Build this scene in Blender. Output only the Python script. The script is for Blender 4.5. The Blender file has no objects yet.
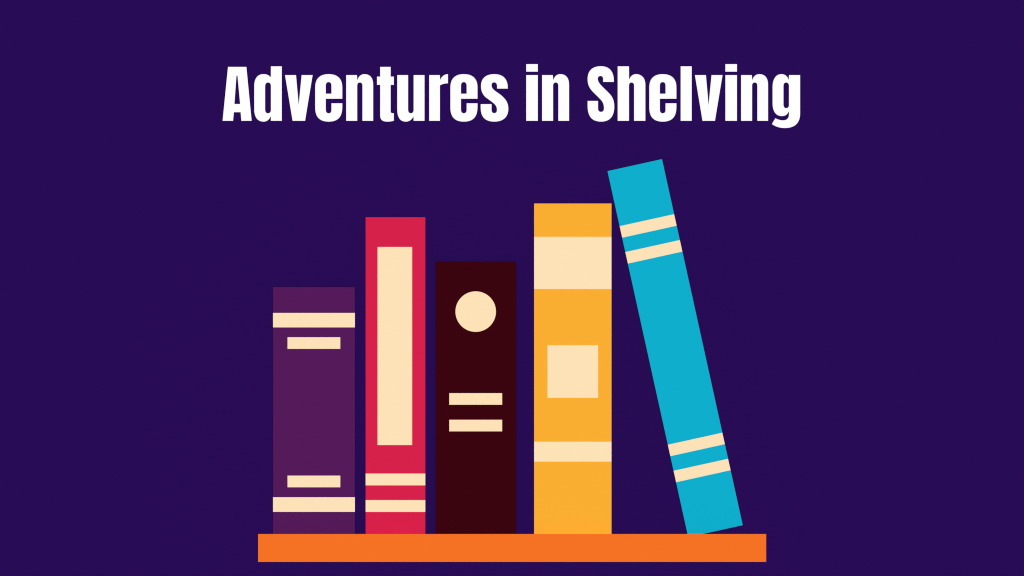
import bpy, bmesh, math
from mathutils import Vector
from mathutils.geometry import tessellate_polygon

S = bpy.context.scene
C = S.collection

# ---------------------------------------------------------------- camera
# 1 unit on the wall = 1 m; the frame is 1.024 m x 0.576 m, z = 0 at its lower edge
cam_d = bpy.data.cameras.new("camera")
cam_d.type = 'ORTHO'
cam_d.ortho_scale = 1.024
cam_d.clip_start = 0.01
cam_d.clip_end = 100
cam = bpy.data.objects.new("camera", cam_d)
cam.location = (0, -3.0, 0.288)
cam.rotation_euler = (math.radians(90), 0, 0)
C.objects.link(cam)
S.camera = cam

# ---------------------------------------------------------------- world
AMB = 0.09
w = bpy.data.worlds.new("World")
S.world = w
w.use_nodes = True
bg = w.node_tree.nodes["Background"]
bg.inputs[0].default_value = (1, 1, 1, 1)
bg.inputs[1].default_value = AMB

# ---------------------------------------------------------------- key lamp, straight on
GAIN = 1.2                       # white paint of 0.83 reaches full white
sun_d = bpy.data.lights.new("key_light", 'SUN')
sun_d.energy = (GAIN - AMB) * math.pi
sun_d.angle = math.radians(0.5)
sun_d.color = (1, 1, 1)
sun = bpy.data.objects.new("key_light", sun_d)
sun.location = (0, -4, 0.288)
sun.rotation_euler = (math.radians(90), 0, 0)
C.objects.link(sun)

S.view_settings.view_transform = 'Standard'
S.view_settings.look = 'None'
S.view_settings.exposure = 0
S.view_settings.gamma = 1
S.view_settings.use_curve_mapping = False
S.render.engine = 'CYCLES'
S.cycles.filter_width = 1.1

# ---------------------------------------------------------------- materials
def lin(h):
    r = []
    for i in (0, 2, 4):
        c = int(h[i:i+2], 16) / 255
        r.append(c / 12.92 if c <= 0.04045 else ((c + 0.055) / 1.055) ** 2.4)
    return [c / GAIN for c in r]

def mat(name, h, vary=0.012, scale=60):
    m = bpy.data.materials.new(name)
    m.use_nodes = True
    nt = m.node_tree
    b = nt.nodes["Principled BSDF"]
    b.inputs["Roughness"].default_value = 0.9
    b.inputs["Specular IOR Level"].default_value = 0.0
    c = lin(h)
    co = nt.nodes.new("ShaderNodeTexCoord")
    nz = nt.nodes.new("ShaderNodeTexNoise")
    nz.inputs["Scale"].default_value = scale
    nz.inputs["Detail"].default_value = 3
    mx = nt.nodes.new("ShaderNodeMix")
    mx.data_type = 'RGBA'
    mx.inputs["A"].default_value = [x * (1 - vary) for x in c] + [1]
    mx.inputs["B"].default_value = [x * (1 + vary) for x in c] + [1]
    nt.links.new(co.outputs["Object"], nz.inputs["Vector"])
    nt.links.new(nz.outputs["Fac"], mx.inputs["Factor"])
    nt.links.new(mx.outputs["Result"], b.inputs["Base Color"])
    return m

def page_mat():
    """paper edges: fine sheet lines across the thickness of the block"""
    m = mat("paper_edges", "f1e6cf", 0.0)
    nt = m.node_tree
    co = nt.nodes.new("ShaderNodeTexCoord")
    mp = nt.nodes.new("ShaderNodeMapping")
    mp.inputs["Scale"].default_value = (2600, 3, 3)
    nz = nt.nodes.new("ShaderNodeTexNoise")
    nz.inputs["Scale"].default_value = 1
    bp = nt.nodes.new("ShaderNodeBump")
    bp.inputs["Strength"].default_value = 0.5
    bp.inputs["Distance"].default_value = 0.0004
    nt.links.new(co.outputs["Object"], mp.inputs[0])
    nt.links.new(mp.outputs[0], nz.inputs["Vector"])
    nt.links.new(nz.outputs["Fac"], bp.inputs["Height"])
    nt.links.new(bp.outputs[0], nt.nodes["Principled BSDF"].inputs["Normal"])
    return m

M = dict(
    wall=mat("indigo_wall_paint", "290c56", 0.0015, 8),
    white=mat("white_letter_paint", "ffffff", 0.0),
    cream=mat("cream_label_paper", "fde2b7", 0.0015),
    orange=mat("orange_lacquer", "f57225", 0.0015),
    plum=mat("plum_book_cloth", "541a59", 0.0015),
    red=mat("crimson_book_cloth", "d6214a", 0.0015),
    maroon=mat("dark_maroon_book_cloth", "3b0510", 0.0015),
    yellow=mat("golden_yellow_book_cloth", "f9ae32", 0.0015),
    teal=mat("turquoise_book_cloth", "0faecd", 0.0015),
    pages=page_mat(),
)

# ---------------------------------------------------------------- helpers
def X(px): return (px - 512) / 1000
def Z(py): return (576 - py) / 1000

def obj(name, bm, m, parent=None):
    bmesh.ops.recalc_face_normals(bm, faces=bm.faces)
    me = bpy.data.meshes.new(name)
    bm.to_mesh(me); bm.free()
    me.materials.append(m)
    o = bpy.data.objects.new(name, me)
    C.objects.link(o)
    if parent: o.parent = parent
    return o

def prism(bm, loops, y0, y1):
    """loops (first = outline, rest = holes) of (x, z) points, solid between y0 (front) and y1 (back)"""
    vec = [[Vector((x, z, 0)) for x, z in L] for L in loops]
    flat = [p for L in vec for p in L]
    tris = tessellate_polygon(vec)
    fr = [bm.verts.new((p.x, y0, p.y)) for p in flat]
    bk = [bm.verts.new((p.x, y1, p.y)) for p in flat]
    for t in tris:
        bm.faces.new([fr[i] for i in t])
        bm.faces.new([bk[i] for i in reversed(t)])
    k = 0
    for L in vec:
        n = len(L)
        for i in range(n):
            a, b = k + i, k + (i + 1) % n
            bm.faces.new([fr[a], fr[b], bk[b], bk[a]])
        k += n

def slab(bm, x0, x1, y0, y1, z0, z1):
    v = [bm.verts.new((x, y, z)) for x in (x0, x1) for y in (y0, y1) for z in (z0, z1)]
    for f in ((0,1,3,2), (4,6,7,5), (0,4,5,1), (2,3,7,6), (0,2,6,4), (1,5,7,3)):
        bm.faces.new([v[i] for i in f])

def empty(name, loc, label, cat, group=None, ry=0):
    o = bpy.data.objects.new(name, None)
    o.empty_display_size = 0.03
    C.objects.link(o)
    o.location = loc
    o.rotation_euler = (0, ry, 0)
    o["label"] = label; o["category"] = cat
    if group: o["group"] = group
    return o

# ---------------------------------------------------------------- wall (setting)
bm = bmesh.new(); slab(bm, -3, 3, 0, 0.1, -1.6, 2.2)
wall = obj("wall", bm, M["wall"]); wall["kind"] = "structure"

# ---------------------------------------------------------------- shelf: a board with a low lip along its front edge
FRONT, REST, TOP, BOT = -0.220, 537.2, 534.0, 561.9
bm = bmesh.new()
prof = [(FRONT, Z(BOT)), (0.0005, Z(BOT)), (0.0005, Z(REST)), (FRONT + 0.007, Z(REST)), (FRONT + 0.007, Z(TOP)), (FRONT, Z(TOP))]
x0, x1 = X(258.1), X(766.15)
va = [bm.verts.new((x0, y, z)) for y, z in prof]
vb = [bm.verts.new((x1, y, z)) for y, z in prof]
bm.faces.new(va); bm.faces.new(list(reversed(vb)))
for i in range(6):
    j = (i + 1) % 6
    bm.faces.new([va[i], vb[i], vb[j], va[j]])
sh = obj("shelf", bm, M["orange"])
sh["label"] = "long flat bright orange wall shelf holding up the five books"
sh["category"] = "shelf"

# ---------------------------------------------------------------- books
YF, YB = -0.208, -0.022           # spine face, fore edge
BT = 0.003                        # board thickness
PR = 0.0006                       # labels stand proud of the spine
def book(name, label, px, py, width, height, m, marks, ry=0):
    """(px, py) is the lower left corner of the spine in millimetres of the wall; marks are measured from its top left"""
    root = empty(name, (X(px), YF, Z(py)), label, "book", "books standing on the orange shelf", ry)
    W, H = width / 1000, height / 1000
    D = YB - YF
    bm = bmesh.new()
    # cover: spine and two boards, one folded piece
    pl = [(0, 0), (W, 0), (W, D), (W - BT, D), (W - BT, BT), (BT, BT), (BT, D), (0, D)]
    lo = [bm.verts.new((x, y, 0)) for x, y in pl]
    hi = [bm.verts.new((x, y, H)) for x, y in pl]
    for q in ((0, 1, 4, 5), (1, 2, 3, 4), (0, 5, 6, 7)):
        bm.faces.new([lo[i] for i in q]); bm.faces.new([hi[i] for i in reversed(q)])
    for i in range(8):
        j = (i + 1) % 8
        bm.faces.new([lo[i], lo[j], hi[j], hi[i]])
    obj("cover", bm, m, root)
    bm = bmesh.new()              # page block with a hollowed fore edge
    pb = []
    n = 10
    e = D - 0.004
    xa, xb = BT + 0.0002, W - BT - 0.0002
    pb = [(xa, BT + 0.0002), (xb, BT + 0.0002)]
    for i in range(n + 1):
        t = i / n
        pb.append((xb + (xa - xb) * t, e - 0.006 * math.sin(math.pi * t)))
    lo = [bm.verts.new((x, y, 0.003)) for x, y in pb]
    hi = [bm.verts.new((x, y, H - 0.003)) for x, y in pb]
    k = len(pb)
    bm.faces.new(lo); bm.faces.new(list(reversed(hi)))
    for i in range(k):
        j = (i + 1) % k
        bm.faces.new([lo[i], lo[j], hi[j], hi[i]])
    obj("page_block", bm, M["pages"], root)
    for mk in marks:
        bm = bmesh.new()
        if mk[0] == "disc":
            _, cx, cy, r = mk
            L = [((cx + r * math.cos(2 * math.pi * i / 96)) / 1000, H - (cy + r * math.sin(2 * math.pi * i / 96)) / 1000) for i in range(96)]
            prism(bm, [L], -PR, 0.0003)
        else:
            _, a, b, c, d = mk
            slab(bm, a / 1000, b / 1000, -PR, 0.0003, H - d / 1000, H - c / 1000)
        obj({"disc": "round_label", "band": "band", "label": "spine_label"}[mk[0]], bm, M["cream"], root)
    return root

def upright(name, label, l, t, r, m, marks, edge=0.1, ink=0.12):
    """edge and ink take a hair off the body and off the pale labels (bright edges spread in the picture)"""
    mk = []
    marks = [("disc", q[1], q[2], q[3] - ink) if q[0] == "disc" else
             ("band", l + edge, r - edge, q[3] + ink, q[4] - ink) if q[0] == "band" else
             ("label", q[1] + ink, q[2] - ink, q[3] + ink, q[4] - ink) for q in marks]
    l, r, t = l + edge, r - edge, t + edge
    for q in marks:
        if q[0] == "disc": mk.append(("disc", q[1] - l, q[2] - t, q[3]))
        else: mk.append((q[0], q[1] - l, q[2] - l, q[3] - t, q[4] - t))
    return book(name, label, l, REST, r - l, REST - t, m, mk)

upright("book", "plum purple book at left end of shelf with two wide and two short cream bands",
        273.0, 287.0, 354.9, M["plum"],
        [("band", 273.0, 354.9, 312.8, 327.5), ("label", 287.4, 340.4, 337.1, 349.0),
         ("label", 287.4, 340.4, 475.5, 487.4), ("band", 273.0, 354.9, 497.1, 512.0)], 0.04, 0.13)
upright("book", "narrow crimson red book with one tall cream label panel above two bands",
        365.55, 217.1, 425.4, M["red"],
        [("label", 377.5, 412.2, 246.9, 445.1), ("band", 365.55, 425.4, 473.5, 485.4), ("band", 365.55, 425.4, 500.0, 512.0)], 0.1, 0.07)
upright("book", "dark maroon book with a round cream circle above two short cream bars",
        435.6, 262.0, 516.1, M["maroon"],
        [("disc", 475.7, 311.6, 20.4), ("label", 449.1, 502.3, 393.0, 404.9), ("label", 449.1, 502.3, 419.6, 431.5)], 0.0, 0.17)
upright("book", "tall golden yellow upright book with a cream square label between two cream bands",
        534.0, 203.4, 611.6, M["yellow"],
        [("band", 534.0, 611.6, 236.8, 289.0), ("label", 547.5, 598.1, 345.2, 397.8), ("band", 534.0, 611.6, 441.7, 461.6)], 0.13, 0.03)
book("book", "turquoise blue book leaning to the left beside the yellow book, four cream bands",
     688.25, REST - 0.05, 55.75, 374.8, M["teal"],
     [("band", 0, 55.75, 56.4, 68.1), ("band", 0, 55.75, 82.9, 94.6),
      ("band", 0, 55.75, 280.2, 291.8), ("band", 0, 55.75, 306.9, 318.5)], ry=-math.radians(12.44))

# ---------------------------------------------------------------- title lettering fixed to the wall
# outlines drawn on a grid of 7.2 units per millimetre, y down, baseline 468
# a point is (x, y); a curve is (c1x, c1y, c2x, c2y, x, y)
def flat(path, n=9):
    out = []
    for s in path:
        if len(s) == 2:
            out.append(s)
        else:
            p0 = out[-1]; a, b, c = s[0:2], s[2:4], s[4:6]
            for i in range(1, n + 1):
                t = i / n; u = 1 - t
                out.append(tuple(u**3*p0[k] + 3*u*u*t*a[k] + 3*u*t*t*b[k] + t**3*c[k] for k in (0, 1)))
    r = [out[0]]
    for p in out[1:]:
        if math.dist(p, r[-1]) > 0.05: r.append(p)
    if math.dist(r[0], r[-1]) < 0.05: r.pop()
    return r

def R(a, b, c, d): return [(a, c), (b, c), (b, d), (a, d)]
G = {}
G["A"] = (46, [[[(46,468),(85,77),(220,77),(258,468),(181,468),(176,406),(130,406),(124,468)],
               [(148.5,143),(134,344),(172,344),(153.5,143)]]])
G["d"] = (274, [[[(394,73),(475,73),(475,468),(394,468),(394,436),(384,460,366,474,342,474),(295,474,274,435,274,385),
                (274,215),(274,165,296,129,342,129),(362,129,380,136,394,150)],
               [(355,222),(355,202,362,192,375,192),(388,192,394,202,394,216),(394,388),(394,402,388,411,375,411),(362,411,355,402,355,384)]]])
G["v"] = (293, [[[(293,136),(375,136),(393,352),(413,136),(495,136),(440,468),(348,468)]]])
G["e"] = (180, [[[(378,309),(378,225),(378,165,345,129,278,129),(212,129,180,165,180,225),(180,372),(180,440,213,474,278,474),
                (345,474,378,440,378,368),(378,339),(297,339),(297,388),(297,404,290,411,278,411),(266,411,259,402,259,385),(259,309)],
               [(259,270),(297,270),(297,215),(297,198,290,189,278,189),(266,189,259,198,259,212)]]])
G["n"] = (215, [[[(215,136),(295,136),(297,172),(302,150,320,129,348,129),(390,129,412,160,412,205),(412,468),(332,468),
                (332,215),(332,200,326,192,315,192),(303,192,297,200,297,215),(297,468),(215,468)]]])
G["t"] = (92, [[[(115,77),(193,77),(193,147),(216,147),(216,209),(193,209),(193,395),(193,408,198,411,208,411),(216,411),(216,467),
               (200,472,180,474,170,474),(130,474,115,460,115,425),(115,209),(92,209),(92,147),(115,147)]]])
G["u"] = (238, [[[(238,136),(319,136),(319,385),(319,402,326,411,337,411),(349,411,356,402,356,388),(356,136),(437,136),(437,468),
                (356,468),(356,437),(346,460,325,474,300,474),(258,474,238,440,238,385)]]])
G["r"] = (-65, [[[(-65,136),(14,136),(16,170),(25,145,45,130,73,129),(73,198),(50,198,30,203,15,213),(15,468),(-65,468)]]])
G["s"] = (306, [[[(504,236),(424,236),(424,218),(424,200,417,191,404,191),(393,191,387,198,387,210),(387,235,405,245,430,263),
                (475,293,508,325,508,380),(508,440,470,474,405,474),(340,474,306,440,306,375),(306,345),(387,345),(387,385),
                (387,402,393,410,405,410),(417,410,423,402,423,388),(423,365,413,350,390,333),(345,300),
                (320,280,308,250,308,215),(308,160,345,129,405,129),(470,129,504,165,504,230)]]])
G["i"] = (101, [[R(101,187,136,468)], [R(101,187,57,114)]])
G["S"] = (53, [[[(245,188),(165,188),(165,165),(165,152,158,145,148,145),(136,145,129,152,129,163),(129,182,140,197,160,218),
               (205,262),(228,285,248,310,248,365),(248,435,215,474,152,474),(85,474,53,435,53,360),(53,322),(131,322),(131,378),
               (131,393,139,401,151,401),(164,401,171,392,171,375),(171,350,163,330,145,312),(95,262),(65,232,53,205,53,165),
               (53,105,88,72,150,72),(212,72,245,110,245,180)]]])
G["h"] = (270, [[[(270,73),(354,73),(354,168),(362,145,380,129,403,129),(445,129,472,160,472,205),(472,468),(388,468),
                (388,215),(388,200,382,192,371,192),(360,192,354,200,354,215),(354,468),(270,468)]]])
G["l"] = (191, [[R(191,273,73,468)]])
G["g"] = (320, [[[(438,136),(521,136),(521,415),(521,485,480,520,410,520),(370,520,338,508,315,490),(341,446),
                (355,455,378,462,398,462),(425,462,438,445,438,420),(438,400),(428,425,410,434,388,434),(345,434,320,400,320,340),
                (320,222),(320,165,345,129,385,129),(412,129,432,148,438,170)],
               [(401,216),(401,200,408,192,419,192),(431,192,438,202,438,214),(438,352),(438,366,431,374,419,374),(408,374,401,366,401,350)]]])

title = empty("title_lettering", (X(512), 0, Z(121)), "white bold condensed lettering reading Adventures in Shelving on the wall above the books", "lettering")
def slim(L, hole, d=0.21 * 7.2):
    """draw the outline in by d (open a hole out by d), mitred"""
    a = sum(L[i - 1][0] * L[i][1] - L[i][0] * L[i - 1][1] for i in range(len(L)))
    sg = (1 if a > 0 else -1) * (-1 if hole else 1)
    out = []
    for i, p in enumerate(L):
        q, r = L[i - 1], L[(i + 1) % len(L)]
        e1 = Vector((p[0] - q[0], p[1] - q[1])).normalized()
        e2 = Vector((r[0] - p[0], r[1] - p[1])).normalized()
        n1 = Vector((-e1.y, e1.x)); n2 = Vector((-e2.y, e2.x))
        b = (n1 + n2).normalized()
        k = min(1 / max(b.dot(n1), 0.1), 2.0) * d * sg
        out.append((p[0] + b.x * k, p[1] + b.y * k))
    return out

def letter(ch, left):
    """left is where the letter's left edge stands, in millimetres of the wall"""
    ox, shapes = G[ch]
    bm = bmesh.new()
    for loops in shapes:
        prism(bm, [[(X(left + (x - ox) / 7.2), Z(56 + y / 7.2) - title.location.z) for x, y in slim(flat(L), h > 0)] for h, L in enumerate(loops)], -0.006, 0.0005)
    obj("letter", bm, M["white"], title)

for ch, left in (("A", 222.4), ("d", 254.05), ("v", 284.8), ("e", 315.0), ("n", 346.0), ("t", 376.8), ("u", 397.05),
                 ("r", 429.0), ("e", 450.2), ("s", 480.5), ("i", 526.05), ("n", 541.9), ("S", 587.4), ("h", 617.5),
                 ("e", 649.1), ("l", 680.5), ("v", 694.7), ("i", 725.2), ("n", 740.9), ("g", 772.4)):
    letter(ch, left)
